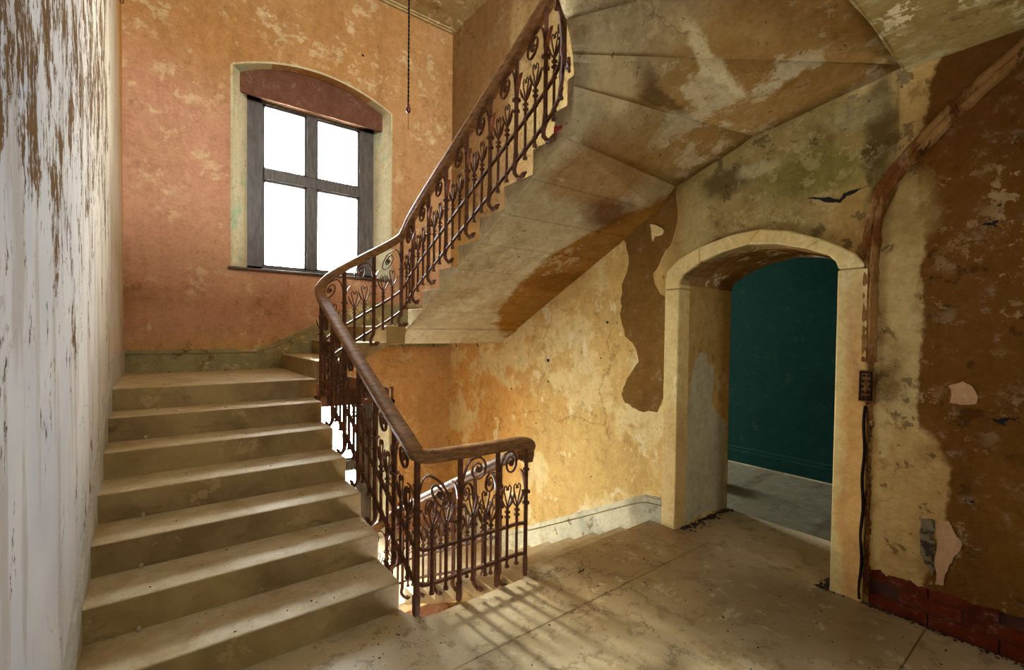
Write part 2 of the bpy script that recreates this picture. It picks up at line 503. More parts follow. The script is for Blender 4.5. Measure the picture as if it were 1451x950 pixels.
def tube(bm, pts, r, n=6, caps=True, radii=None, flat=None):
    pts = [Vector(p) for p in pts]
    rings = []
    prev = None
    for i, p in enumerate(pts):
        t = (pts[min(i + 1, len(pts) - 1)] - pts[max(i - 1, 0)])
        if t.length < 1e-9:
            t = Vector((0, 0, 1))
        t.normalize()
        if prev is None:
            u = t.orthogonal().normalized() if flat is None else (flat - t * flat.dot(t)).normalized()
        else:
            u = (prev - t * prev.dot(t))
            u = u.normalized() if u.length > 1e-6 else t.orthogonal().normalized()
        prev = u
        w = t.cross(u)
        rr = radii[i] if radii else r
        ra, rb = rr if isinstance(rr, tuple) else (rr, rr)
        rings.append([bm.verts.new(p + u * math.cos(2 * math.pi * k / n + math.pi / n) * ra + w * math.sin(2 * math.pi * k / n + math.pi / n) * rb) for k in range(n)])
    for a, b in zip(rings, rings[1:]):
        for k in range(n):
            bm.faces.new((a[k], a[(k + 1) % n], b[(k + 1) % n], b[k]))
    if caps:
        bm.faces.new(rings[0][::-1])
        bm.faces.new(rings[-1])


def ball(bm, c, r, sx=1, sy=1, sz=1, sub=1):
    g = bmesh.ops.create_icosphere(bm, subdivisions=sub, radius=r)
    for v in g['verts']:
        v.co = Vector((v.co.x * sx, v.co.y * sy, v.co.z * sz)) + Vector(c)


def jag(pts, amp, levels, seed):
    rnd = random.Random(seed)
    for l in range(levels):
        out = []
        for i, p in enumerate(pts):
            q = pts[(i + 1) % len(pts)]
            d = math.hypot(q[0] - p[0], q[1] - p[1])
            out.append(p)
            out.append(((p[0] + q[0]) / 2 + rnd.uniform(-1, 1) * amp * d, (p[1] + q[1]) / 2 + rnd.uniform(-1, 1) * amp * d))
        pts = out
    return pts


def setting(name, parent=None):
    o = bpy.data.objects.new(name, None)
    COL.objects.link(o)
    o['kind'] = 'structure'
    if parent:
        o.parent = parent
    return o


def st(o):
    o['kind'] = 'structure'
    return o


def thing(name, label, cat, loc=(0, 0, 0), group=None):
    o = bpy.data.objects.new(name, None)
    COL.objects.link(o)
    o.location = loc
    tag(o, label, cat, group)
    return o


def tag(o, label, cat, group=None):
    o['label'] = label
    o['category'] = cat
    if group:
        o['group'] = group
    return o


# ------------------------------------------------------------------ right wall with the archway
arch_in = [(2.016, 1.895), (2.005, 1.93), (1.985, 1.965), (1.85, 2.045), (1.68, 2.099), (1.503, 2.126), (1.33, 2.102), (1.154, 2.045), (1.033, 1.99), (.993, 1.945), (.979, 1.90)]
arch_out = [(2.137, 1.92), (2.125, 2.00), (2.024, 2.088), (1.853, 2.156), (1.629, 2.206), (1.426, 2.214), (1.242, 2.170), (1.074, 2.092), (.985, 2.042), (.90, 1.98), (.838, 1.90)]
THK = .76
pts = [(YF - .3, -.2), (.975, -.2)] + [(.975, 1.90)] + arch_in[::-1][1:-1] + [(2.016, 1.895), (2.016, -.2), (2.016, -3.0), (6.05, -3.0), (6.05, 5.9), (YF - .3, 5.9)]
wall_right = st(prismo('wall_right', M['right'], None, pts, 0, W, W + THK))
# plaster coat on the near stretch, broken away above the bricks
low = [(.80, .20), (.745, .221), (.725, .20), (.689, .207), (.62, .216), (.60, .203), (.549, .205), (.476, .212), (.385, .203), (.299, .214), (.218, .217), (.05, .21), (-.4, .22), (-1.0, .20), (-1.69, .21)]
bm = bmesh.new()
rnd = random.Random(3)
lowj = []
for a, b in zip(low, low[1:]):
    for k in range(4):
        f = k / 4
        lowj.append((a[0] + (b[0] - a[0]) * f, a[1] + (b[1] - a[1]) * f + rnd.uniform(-.006, .006)))
lowj.append(low[-1])
prism(bm, lowj + [(-1.69, 2.93), (.72, 2.93), (.72, 2.3), (.80, 2.1)], 0, W - .014, W + .001)
mk('plaster_coat', bm, M['right'], wall_right)
# bricks laid bare along the foot of the near stretch
bmeshes = {}
course_h, gap = .068, .006
for c in range(3):
    z0 = .004 + c * (course_h + gap)
    y = .80 - (0 if c % 2 == 0 else .13)
    if c % 2:
        yy0, yy1 = .80, y + gap
    first = c % 2 == 1
    k = 0
    while y > -.45 or first:
        if first:
            a, b = .80, .80 - .118
            first = False
            y = .80 - .13 + .0
        else:
            a, b = y, y - .25
            y -= .25 + gap
        d = rnd.uniform(0, .006)
        if c == 2 and k in (2,) or (c == 1 and k == 0):
            d = -.02
        boxo('brick', M['brick'], wall_right, W - .004 - d, W + .004, b, a, z0 + rnd.uniform(-.002, .002), z0 + course_h, bev=.004)
        k += 1
boxo('mortar_bed', M['mortar'], wall_right, W - .001, W + .001, -1.6, .80, 0, .22)


def patch(name, mat, parent, pts, x, depth=.004, amp=.12, lv=2, seed=1, label=None, axis=0):
    bm = bmesh.new()
    p = jag(pts, amp, lv, seed)
    if axis == 0:
        prism(bm, p, 0, x - depth, x + .001)
    else:
        prism(bm, p, axis, x - depth, x + .001)
    o = mk(name, bm, mat, parent)
    if label:
        o['label'] = label
    return o


patch('bare_render_patch', M['darkpatch'], wall_right, [(2.074, 2.655), (2.334, 2.50), (2.575, 2.355), (2.549, 2.294), (2.528, 2.05), (2.595, 1.813), (2.578, 1.748), (2.60, 1.684), (2.541, 1.491), (2.45, 1.424), (2.392, 1.282), (2.512, 1.127), (2.567, .992), (2.531, .922), (2.45, .89), (2.33, .867), (2.206, .884), (2.155, 1.004), (2.145, 1.3), (2.145, 1.8), (2.202, 1.83), (2.272, 2.003), (2.176, 2.15), (2.085, 2.299)], W, .004, .10, 2, 5, 'dark brown bare patch')
patch('paint_flap', M['surround'], wall_right, [(2.30, 2.40), (2.24, 2.385), (2.17, 2.33), (2.19, 2.30), (2.25, 2.30), (2.27, 2.26)], W - .005, .006, .1, 2, 8, 'pale torn flap')
patch('filler_patch', M['pinkpatch'], wall_right, [(.495, 1.265), (.444, 1.292), (.40, 1.25), (.393, 1.19), (.44, 1.175), (.49, 1.18)], W - .014, .003, .12, 2, 9, 'small pink patch')
patch('filler_patch', M['pinkpatch'], wall_right, [(.53, .55), (.479, .582), (.43, .50), (.45, .42), (.474, .36), (.49, .25), (.522, .24), (.53, .36)], W - .014, .003, .1, 2, 12, 'tall pink patch')
patch('mortar_patch', M['greypatch'], wall_right, [(.59, .56), (.535, .57), (.53, .36), (.535, .28), (.56, .33), (.585, .42)], W - .014, .004, .15, 3, 13, 'crumbled grey patch')
patch('wall_crack', M['dark'], wall_right, [(1.16, 2.357), (1.09, 2.345), (.99, 2.312), (.97, 2.345), (.90, 2.35), (.83, 2.36), (.90, 2.343), (.955, 2.325), (.985, 2.29), (1.02, 2.30), (1.10, 2.338)], W, .0025, .12, 2, 14, 'black gaping crack')
for i, (y, z, s) in enumerate([(.31, 1.11, .030), (.36, 2.05, .028), (.23, 1.60, .018), (.27, 1.13, .02), (.40, .70, .014)]):
    patch('stain_chip', M['dark'], wall_right, [(y + s * 1.8, z + s * .2), (y + s * .4, z + s * .35), (y - s * .9, z + s * .6), (y - s * .3, z), (y - s * .9, z - s * .5), (y + s * .3, z - s * .2)], W - .014, .0015, .3, 3, 20 + i)
for i, (y, z, s) in enumerate([(3.521, 1.232, .022), (4.138, .878, .011), (3.516, 1.014, .011), (2.738, 1.614, .014), (3.698, .554, .008), (2.81, 1.29, .008)]):
    bm = bmesh.new()
    tube(bm, [(W - .006, y, z), (W + .002, y, z)], s * .8, 8)
    mk('wall_plug', bm, M['dark'], wall_right)

# archway surround in pieces with open joints
surround = setting('trim_1')
surround['label'] = 'cream stone surround of the archway'


def sur_piece(outer, inner, name='surround_stone'):
    x0 = W - .028
    n = len(outer)
    bm = bmesh.new()
    prism(bm, outer + inner[::-1], 0, x0, W + .12)
    o = mk(name, bm, M['surround'], surround)
    return bevel(o, .009)


sur_piece([(2.137, .0), (2.137, 1.86)], [(2.010, .0), (2.010, 1.86)])
sur_piece([(2.137, 1.865)] + arch_out[:4], [(2.010, 1.865)] + arch_in[:4])
sur_piece(arch_out[3:6], arch_in[3:6])
sur_piece(arch_out[5:8], arch_in[5:8])
sur_piece(arch_out[7:], arch_in[7:])
sur_piece([(.982, .0), (.982, .95), (.982, 1.895)], [(.825, .0), (.830, .95), (.838, 1.895)])
# archway lining: jamb face and vault
lin_ = setting('trim_2')
bm = bmesh.new()
prism(bm, [(2.018, -.01), (2.030, -.01), (2.030, 1.90), (2.018, 1.90)], 0, W + .10, W + THK + .01)
mk('jamb_lining', bm, M['jamb'], lin_)
bm = bmesh.new()
arch_up = [(y, z + .02) for y, z in arch_in]
for a, b, c, d in zip(arch_in, arch_in[1:], arch_up, arch_up[1:]):
    loft(bm, [(W + .11, a[0], a[1] - .002), (W + .11, b[0], b[1] - .002), (W + .11, d[0], d[1]), (W + .11, c[0], c[1])], [(W + THK + .01, a[0], a[1] - .002), (W + THK + .01, b[0], b[1] - .002), (W + THK + .01, d[0], d[1]), (W + THK + .01, c[0], c[1])])
mk('vault_lining', bm, M['jamb'], lin_)
patch('grey_filler_patch', M['filler'], lin_, [(3.40, 1.33), (3.47, 1.37), (3.54, 1.35), (3.56, 1.27), (3.67, 1.245), (3.66, 1.12), (3.63, .95), (3.72, .86), (3.80, .80), (3.86, .78), (3.90, .4), (3.90, .0), (3.20, .0), (3.20, .55), (3.23, .66), (3.29, .72), (3.28, .95), (3.31, 1.05)], 2.018, .006, .07, 2, 31, 'pale grey smeared filler', axis=1)

# ------------------------------------------------------------------ back wall with two windows
wall_back = setting('wall_back')


def holed(z_sill, z_spring, z_apex, x0, x1):
    n = 14
    return [(x0 + (x1 - x0) * i / n, z_spring + (z_apex - z_spring) * (1 - (2 * i / n - 1) ** 2)) for i in range(n + 1)]


OX0, OX1 = .585, 2.285
bm = bmesh.new()
T = .5
prism(bm, [(-.8, -3), (OX0, -3), (OX0, 5.9), (-.8, 5.9)], 1, YB, YB + T)
prism(bm, [(OX1, -3), (W + .02, -3), (W + .02, 5.9), (OX1, 5.9)], 1, YB, YB + T)
DZ = 22 * H
up_arch = holed(0, 4.235, 4.44, OX0, OX1)
lo_arch = [(x, z - DZ) for x, z in up_arch]
prism(bm, [(OX0, -3), (OX1, -3), (OX1, 2.15 - DZ), (OX0, 2.15 - DZ)], 1, YB, YB + T)
prism(bm, [(OX0, 2.15), (OX1, 2.15)][::-1] + lo_arch, 1, YB, YB + T)
prism(bm, [(OX1, 5.9), (OX0, 5.9)] + up_arch, 1, YB, YB + T)
mk('wall_face', bm, M['back'], wall_back)


def window(name, dz):
    w = setting(name)
    # splayed plaster reveal
    bx0, bx1 = .755, 2.165
    y0, y1 = YB - .002, YB + .28
    bz0, bz1 = 2.16 + dz, 4.12 + dz
    for side, (fx, bx) in enumerate(((OX0, bx0), (OX1, bx1))):
        s = -.012 if side == 0 else .012
        bm = bmesh.new()
        loft(bm, [(fx, y0, 2.15 + dz), (fx + s, y0, 2.15 + dz), (fx + s, y0, 4.245 + dz), (fx, y0, 4.245 + dz)],
             [(bx, y1, 2.15 + dz), (bx + s * 20, y1, 2.15 + dz), (bx + s * 20, y1, 4.4 + dz), (bx, y1, 4.4 + dz)])
        mk('reveal', bm, M['reveal'], w)
    bm = bmesh.new()
    n = 14
    fr = [(x, z + dz) for x, z in up_arch]
    bk = [(bx0 + (bx1 - bx0) * i / n, z + dz + .03) for i, (x, z) in enumerate(up_arch)]
    for i in range(n):
        loft(bm, [(fr[i][0], y0, fr[i][1]), (fr[i + 1][0], y0, fr[i + 1][1]), (fr[i + 1][0], y0, fr[i + 1][1] + .015), (fr[i][0], y0, fr[i][1] + .015)],
             [(bk[i][0], y1, bk[i][1]), (bk[i + 1][0], y1, bk[i + 1][1]), (bk[i + 1][0], y1, bk[i + 1][1] + .3), (bk[i][0], y1, bk[i][1] + .3)])
    mk('arch_reveal', bm, M['reveal'], w)
    # thin cream rim round the opening
    bm = bmesh.new()
    for i in range(n):
        a, b = fr[i], fr[i + 1]
        loft(bm, [(a[0], YB - .006, a[1]), (b[0], YB - .006, b[1]), (b[0], YB - .006, b[1] + .02), (a[0], YB - .006, a[1] + .02)],
             [(a[0], YB + .01, a[1]), (b[0], YB + .01, b[1]), (b[0], YB + .01, b[1] + .02), (a[0], YB + .01, a[1] + .02)])
    box(bm, OX0 - .02, OX0, YB - .006, YB + .01, 2.15 + dz, 4.235 + dz)
    box(bm, OX1, OX1 + .02, YB - .006, YB + .01, 2.15 + dz, 4.235 + dz)
    mk('rim', bm, M['reveal'], w)
    # brown board under the arch
    ya = YB + .13
    f = .13 / .28
    ax0, ax1 = OX0 + (bx0 - OX0) * f, OX1 + (bx1 - OX1) * f
    top = [(ax0 + (ax1 - ax0) * i / n, z + dz + .015) for i, (x, z) in enumerate(up_arch)]
    bm = bmesh.new()
    prism(bm, [(ax1, 4.045 + dz), (ax0, 4.045 + dz)] + top, 1, ya, ya + .03)
    mk('head_board', bm, M['board'], w)
    # timber frame
    yf = YB + .27
    fz1 = 4.16 + dz
    L, Rr = .70, 2.22
    bm = bmesh.new()
    box(bm, L, L + .205, yf, yf + .08, bz0, fz1)
    box(bm, Rr - .23, Rr, yf, yf + .08, bz0, fz1)
    box(bm, L, Rr, yf, yf + .08, fz1 - .115, fz1)
    box(bm, L, Rr, yf + .01, yf + .08, fz1, fz1 + .42)
    box(bm, L, Rr, yf, yf + .08, bz0, bz0 + .07)
    bevel(mk('frame', bm, M['winwood'], w), .006)
    gx0, gx1 = L + .205, Rr - .23
    gz0, gz1 = bz0 + .07, fz1 - .115
    boxo('head_bead', M['brass'], w, gx0 - .02, gx1 + .06, yf - .02, yf, fz1 - .085, fz1 - .07, bev=.004)
    bm = bmesh.new()
    mx = 1.42
    box(bm, mx - .055, mx + .055, yf - .012, yf + .075, gz0, gz1)
    bevel(mk('mullion', bm, M['winwood'], w), .008)
    tz = 3.265 + dz
    boxo('transom', M['winwood'], w, gx0, gx1, yf - .018, yf + .075, tz - .06, tz + .06, bev=.012)
    for (a, b) in ((gx0, mx - .055), (mx + .055, gx1)):
        for (c, d) in ((gz0, tz - .06), (tz + .06, gz1)):
            bm = bmesh.new()
            s = .022
            y_ = yf + .02
            box(bm, a, a + s, y_, y_ + .04, c, d)
            box(bm, b - s, b, y_, y_ + .04, c, d)
            box(bm, a, b, y_, y_ + .04, c, c + s)
            box(bm, a, b, y_, y_ + .04, d - s, d)
            sash = mk('sash', bm, M['winwood'], w)
            boxo('pane', M['glass'], sash, a + s, b - s, y_ + .018, y_ + .022, c + s, d - s)
    boxo('sill_board', M['sill'], w, OX0 - .045, OX1 + .03, YB - .045, YB + .29, 2.135 + dz, 2.165 + dz, bev=.008)
    return w


window('window_1', 0)
window('window_2', -DZ)
patch('bare_brick_patch', M['board'], wall_back, [(2.225, .81), (2.345, .81), (2.345, .64), (2.225, .645)], YB, .004, .04, 1, 3, axis=1)
bm = bmesh.new()
tube(bm, [(2.325, YB - .02, .625), (2.325, YB + .0, .625)], .035, 10)
mk('wall_hole', bm, M['dark'], wall_back)
bm = bmesh.new()
tube(bm, [(1.93, YB - .008, 4.83), (1.93, YB + .0, 4.83)], .014, 8)
mk('wall_hole', bm, M['dark'], wall_back)

# ------------------------------------------------------------------ left wall, wall behind, ceiling
bm = bmesh.new()
prism(bm, [(YF - .3, -3), (6.05, -3), (6.05, 5.9), (YF - .3, 5.9)], 0, XL - .3, XL)
wall_left = st(mk('wall_left', bm, M['leftw']))
wall_front = setting('wall_front')
bm = bmesh.new()
for a in ((XL - .3, 1.15, -.2, 4.0), (1.65, W + .7, -.2, 4.0), (1.15, 1.65, -.2, 1.9), (1.15, 1.65, 2.4, 4.0), (XL - .3, .4, 4.0, 5.9), (2.6, W + .7, 4.0, 5.9), (.4, 2.6, 5.1, 5.9)):
    box(bm, a[0], a[1], YF - .3, YF, a[2], a[3])
mk('wall_face', bm, M['white'], wall_front)
w3 = setting('fill_window_low')  # added opening behind the camera, weak fill for risers and back wall
bm = bmesh.new()
for a in ((1.15, 1.18, 1.9, 2.4), (1.62, 1.65, 1.9, 2.4), (1.18, 1.62, 1.9, 1.93), (1.18, 1.62, 2.37, 2.4)):
    box(bm, a[0], a[1], YF - .2, YF - .13, a[2], a[3])
mk('frame', bm, M['winwood'], w3)
boxo('pane', M['glass'], w3, 1.18, 1.62, YF - .17, YF - .165, 1.93, 2.37)
w5 = setting('fill_window_high')  # added upper opening, throws fill light onto the back wall
bm = bmesh.new()
for a in ((.4, .47, 4.0, 5.1), (2.53, 2.6, 4.0, 5.1), (.47, 2.53, 4.0, 4.07), (.47, 2.53, 5.03, 5.1), (1.47, 1.53, 4.07, 5.03)):
    box(bm, a[0], a[1], YF - .2, YF - .13, a[2], a[3])
mk('frame', bm, M['winwood'], w5)
boxo('pane', M['glass'], w5, .47, 1.47, YF - .17, YF - .165, 4.07, 5.03)
boxo('pane', M['glass'], w5, 1.53, 2.53, YF - .17, YF - .165, 4.07, 5.03)

ceiling = setting('ceiling')
boxo('ceiling_field', M['ceil'], ceiling, XL - .3, W + .1, YF - .3, 6.05, ZC, ZC + .3)
bm = bmesh.new()
# cornice band and panel moulding
def rect_frame(bm, x0, x1, y0, y1, w, z0, z1):
    box(bm, x0, x1, y0, y0 + w, z0, z1)
    box(bm, x0, x1, y1 - w, y1, z0, z1)
    box(bm, x0, x0 + w, y0 + w, y1 - w, z0, z1)
    box(bm, x1 - w, x1, y0 + w, y1 - w, z0, z1)
rect_frame(bm, XL, W, YF, YB, .035, ZC - .035, ZC)
rect_frame(bm, XL + .035, W - .035, YF + .035, YB - .035, .03, ZC - .018, ZC)
o = mk('cornice', bm, M['ceil'], ceiling)
bm = bmesh.new()
rect_frame(bm, XL + .36, W - .36, YF + .36, YB - .36, .05, ZC - .02, ZC + .0)
rect_frame(bm, XL + .43, W - .43, YF + .43, YB - .43, .02, ZC - .012, ZC + .0)
mk('panel_moulding', bm, M['ceil'], ceiling)

# ------------------------------------------------------------------ floor of the landing, in flagstones
floor = setting('floor')
edge = [(1.02, 2.60), (1.02, 2.33), (1.035, 2.26), (1.065, 2.20), (1.11, 2.172), (1.17, 2.162), (1.73, 2.162), (1.80, 2.175), (1.84, 2.21), (1.85, 2.25), (W, 2.25)]
body = [(XL, YF), (W, YF), (W, 2.245)] + [(x, y - .005) for x, y in edge[::-1][1:-1]] + [(1.02, 2.60), (XL, 2.60)]
prismo('floor_slab', M['soffit'], floor, body, 2, -.17, -.022)
g = .0012
def flag(pts, i=0):
    bm = bmesh.new()
    prism(bm, pts, 2, -.0215, (i % 3) * .0006 - .0006)
    bevel(mk('flagstone', bm, M['floor'], floor), .004, 1)
flag([(XL, 1.75 + g), (2.9 - g, 1.75 + g), (2.9 - g, 2.25)] + edge[::-1][1:] + [(XL, 2.60)], 0)
flag([(2.9 + g, 1.75 + g), (W, 1.75 + g), (W, 2.25), (2.9 + g, 2.25)], 2)
for k, (x0, x1, y0, y1) in enumerate([(XL, 2.0, .55, 1.75), (2.0, W, .55, 1.75), (XL, .9, -.5, .55), (.9, W, -.5, .55), (XL, 1.4, YF, -.5), (1.4, W, YF, -.5)]):
    flag([(x0 + g, y0 + g), (x1 - g, y0 + g), (x1 - g, y1 - g), (x0 + g, y1 - g)], k)
# threshold in the archway and the floor of the next room
floor2 = setting('floor.001')
prismo('threshold_stone', M['floor'], floor2, [(W + .005, .98), (W + .075, .98), (W + .075, 2.01), (W + .005, 2.01)], 2, -.17, -.001)
prismo('threshold_stone', M['floor'], floor2, [(W + .08, .98), (W + THK - .02, .98), (W + THK - .02, 2.01), (W + .08, 2.01)], 2, -.17, 0.0)
prismo('floor_screed', M['floor2'], floor2, [(W + THK - .017, -1.5), (5.45, -1.5), (5.45, 6.1), (W + THK - .017, 6.1)], 2, -.17, 0.0)
room = setting('wall_far')
boxo('wall_face', M['teal'], room, 5.43, 5.7, -1.6, 6.2, -.17, 3.3)
bm = bmesh.new()
box(bm, W + THK, 5.5, -1.9, -1.6, -.17, 3.3)
mk('end_wall', bm, M['teal'], room)
bm = bmesh.new()
for a in ((W + THK - .1, 4.2, -.17, 3.3), (5.2, 5.6, -.17, 3.3), (4.2, 5.2, -.17, .8), (4.2, 5.2, 2.3, 3.3)):
    box(bm, a[0], a[1], 6.05, 6.3, a[2], a[3])
mk('end_wall', bm, M['teal'], room)
w4 = setting('window_4')
bm = bmesh.new()
for a in ((4.2, 4.26, .8, 2.3), (5.14, 5.2, .8, 2.3), (4.26, 5.14, .8, .86), (4.26, 5.14, 2.24, 2.3), (4.67, 4.73, .86, 2.24)):
    box(bm, a[0], a[1], 6.12, 6.18, a[2], a[3])
mk('frame', bm, M['winwood'], w4)
boxo('pane', M['glass'], w4, 4.26, 4.67, 6.148, 6.152, .86, 2.24)
boxo('pane', M['glass'], w4, 4.73, 5.14, 6.148, 6.152, .86, 2.24)
st(boxo('ceiling.001', M['white'], None, W + THK - .1, 5.7, -1.9, 6.3, 3.3, 3.5))
bb = setting('baseboard_far')
prismo('board', M['teal'], bb, [(5.43, .015), (5.405, .015), (5.405, .15), (5.412, .16), (5.412, .185), (5.42, .20), (5.43, .20)], 1, -1.6, 6.05)
prismo('toe_strip', M['skirt_pale'], bb, [(5.43, 0), (5.39, 0), (5.39, .013), (5.43, .015)], 1, -1.6, 6.05)

# ------------------------------------------------------------------ stairs
GA = .3058
sa = thing('stone_staircase', 'wide worn stone flight climbing beside the streaked bluish-white wall', 'staircase', (0, 0, 0))
def nA(y): return H + (y - 2.304) * H / GA
for k in range(1, 7):
    y0, y1 = 2.304 + (k - 1) * GA, 2.304 + k * GA
    zt = k * H
    g2 = .0
    bmat = M['steps']
    p = [(y0, zt), (y1 + .03, zt), (y1 + .03, nA(y1 + .03) - .19), (y0 + .002, max(nA(y0) - .19, -.02 if k == 1 else -9))]
    o = prismo('step', bmat, sa, p, 0, XL, 1.018)
    bevel(o, .012, 3)
    # small round stud at the foot of each riser
for k in range(1, 7):
    bm = bmesh.new()
    ball(bm, (-.086, 2.304 + k * GA - .012, k * H + .016), .011, sub=2)
    tube(bm, [(-.086, 2.304 + k * GA - .012, k * H + .01), (-.086, 2.304 + k * GA - .012, k * H - .002)], .007, 8)
    mk('rod_stud', bm, M['crumbpale'], sa, smooth=True)
yl = 2.304 + 6 * GA
o = prismo('landing_slab', M['steps'], sa, [(yl, 7 * H), (YB, 7 * H), (YB, .92), (yl + .10, .92), (yl, nA(yl) - .19)], 0, XL, 1.05)
bevel(o, .012, 3)

# short flight across the back and the upper flight
sb = thing('stone_staircase', 'upper stone flight with patchy plastered underside rising over the archway', 'staircase', (0, 0, 0))
GB = .305
def nB(x): return 8 * H + (x - 1.05) * H / GB
for j in range(2):
    x0, x1 = 1.05 + j * GB, 1.05 + (j + 1) * GB
    zt = (8 + j) * H
    o = prismo('step', M['steps'], sb, [(x0, zt), (x1 + .03, zt), (x1 + .03, nB(x1 + .03) - .2), (x0 + .001, nB(x0) - .2)], 1, 4.10, YB)
    bevel(o, .01, 3)
o = prismo('step', M['steps'], sb, [(1.66, 10 * H), (1.849, 10 * H), (1.849, 1.39), (1.70, 1.39), (1.661, nB(1.66) - .2)], 1, 4.10, YB)
bevel(o, .01, 3)
GC = .3035
def nC(y): return 11 * H + (4.05 - y) * H / GC
o = prismo('landing_slab', M['soffit'], sb, [(4.052, 10 * H), (YB, 10 * H), (YB, 1.39), (4.37, 1.39), (4.052, nC(4.052) - .185)], 0, 1.85, W)
bevel(o, .004, 1)
def step_c(k, y0, y1, s0, s1):
    zt = k * H
    A = [(1.85, y0, zt), (1.85, y1, zt), (1.85, y1, s1[0]), (1.85, y0, s0[0])]
    B = [(W, y0, zt), (W, y1, zt), (W, y1, s1[1]), (W, y0, s0[1])]
    bm = bmesh.new()
    loft(bm, A, B)
    bm.faces.ensure_lookup_table()
    o = mk('step', bm, M['soffit'], sb)
    return bevel(o, .013, 1)
for k in range(11, 18):
    y0 = 4.05 - (k - 11) * GC
    y1 = y0 - GC + .002
    s = lambda y: (nC(y) - .185, nC(y) - .166)
    s0, s1 = s(y0), s(y1)
    if k == 17:
        y1 = 1.93
        s1 = (2.63, 2.655)
        s0 = s(y0)
        bm = bmesh.new()
        loft(bm, [(1.85, y0, k * H), (1.85, y1, k * H), (1.85, y1, s1[0]), (1.85, y0, s0[0])], [(W, y0, k * H), (W, 2.08, k * H), (W, 2.08, s1[1]), (W, y0, s0[1])])
        bevel(mk('step', bm, M['soffit'], sb), .013, 1)
    else:
        step_c(k, y0, y1, s0, s1)
# turning steps; inner edge follows the rounded well corner
inner = [[(1.85, 1.927, 2.63)], [(1.835, 1.86, 2.78), (1.80, 1.822, 2.85)], [(1.765, 1.80, 2.98)], [(1.71, 1.785, 3.12)], [(1.60, 1.78, 3.25)]]
J = [((1.85, 1.927, 2.63), (W, 2.078, 2.655)), ((1.812, 1.835, 2.86), (W, 1.50, 2.835)), ((1.765, 1.80, 3.00), (W, .70, 2.95)), ((1.70, 1.785, 3.15), (2.26, .70, 3.12)), ((1.60, 1.78, 3.30), (1.30, .70, 3.27))]
INN = [[Vector(p) for p in q] for q in ([(1.85, 1.927, 2.63), (1.849, 1.89, 2.70), (1.838, 1.86, 2.78), (1.812, 1.835, 2.86)], [(1.812, 1.835, 2.86), (1.79, 1.815, 2.93), (1.765, 1.80, 3.00)], [(1.765, 1.80, 3.0), (1.735, 1.79, 3.075), (1.70, 1.785, 3.15)], [(1.70, 1.785, 3.15), (1.60, 1.78, 3.30)])]
OUT = [[Vector(p) for p in q] for q in ([(W, 2.078, 2.655), (W, 1.50, 2.835)], [(W, 1.50, 2.835), (W, 1.1, 2.90), (W, .70, 2.95)], [(W, .70, 2.95), (2.7, .70, 3.03), (2.26, .70, 3.12)], [(2.26, .70, 3.12), (1.30, .70, 3.27)])]


def along(pl, f):
    L = [(b - a).length for a, b in zip(pl, pl[1:])]
    d = f * sum(L)
    for i, l in enumerate(L):
        if d <= l + 1e-9:
            return pl[i].lerp(pl[i + 1], d / l)
        d -= l
    return pl[-1]


for i in range(4):
    NS, NR = 6, 10
    top_z = max(max(p.z for p in INN[i]), max(p.z for p in OUT[i])) + .10
    bm = bmesh.new()
    grid = []
    for a in range(NS + 1):
        f = .004 + .992 * a / NS
        p, q = along(INN[i], f), along(OUT[i], f)
        grid.append([bm.verts.new(p.lerp(q, r / NR) + Vector((0, 0, .012 if a == NS or (a == 0 and i) else 0))) for r in range(NR + 1)])
    fs = []
    for a in range(NS):
        for r in range(NR):
            fs.append(bm.faces.new((grid[a][r], grid[a + 1][r], grid[a + 1][r + 1], grid[a][r + 1])))
    rim = [g_[0] for g_ in grid] + grid[-1][1:] + [g_[NR] for g_ in grid[::-1]][1:] + grid[0][::-1][1:-1]
    tp = [bm.verts.new((v.co.x, v.co.y, top_z)) for v in rim]
    n = len(rim)
    for q in range(n):
        bm.faces.new((rim[q], tp[q], tp[(q + 1) % n], rim[(q + 1) % n]))
    cap(bm, tp)
    o = mk('turning_step', bm, M['soffit'], sb)
    for pl in o.data.polygons:
        if abs(pl.normal.z) > .5:
            pl.use_smooth = True
boxo('step', M['soffit'], sb, 1.85, 2.25, 1.925, 2.035, 2.60 + .06, 18 * H, bev=.006)
prismo('landing_slab', M['soffit'], sb, [(XL, .70), (1.30, .70), (1.60, 1.78), (XL, 1.78)], 2, 3.28, 22 * H)
# string edge lining the well corner
# small hooks under the edge of the upper landing
for x in (1.95, 2.30, 2.58, 2.86):
    bm = bmesh.new()
    tube(bm, [(x, 4.40, 1.395), (x, 4.40, 1.375), (x + .008, 4.395, 1.362), (x + .004, 4.39, 1.35)], .005, 6)
    mk('hook', bm, M['dark'], sb)

# landing slab overhead, its underside meets the turning steps in a sharp arris
lump = setting('ceiling.002')
prismo('landing_soffit', M['soffit2'], lump, [(XL, YF), (W, YF), (W, .70), (XL, .70)], 2, 2.93, 3.25)
bm = bmesh.new()
tube(bm, [(x, .70 + .004 * math.sin(x * 9), 2.932 + .003 * math.sin(x * 13)) for x in [XL + i * .1 for i in range(35)]], .006, 8)
mk('arris_bead', bm, M['soffit2'], lump, smooth=True)

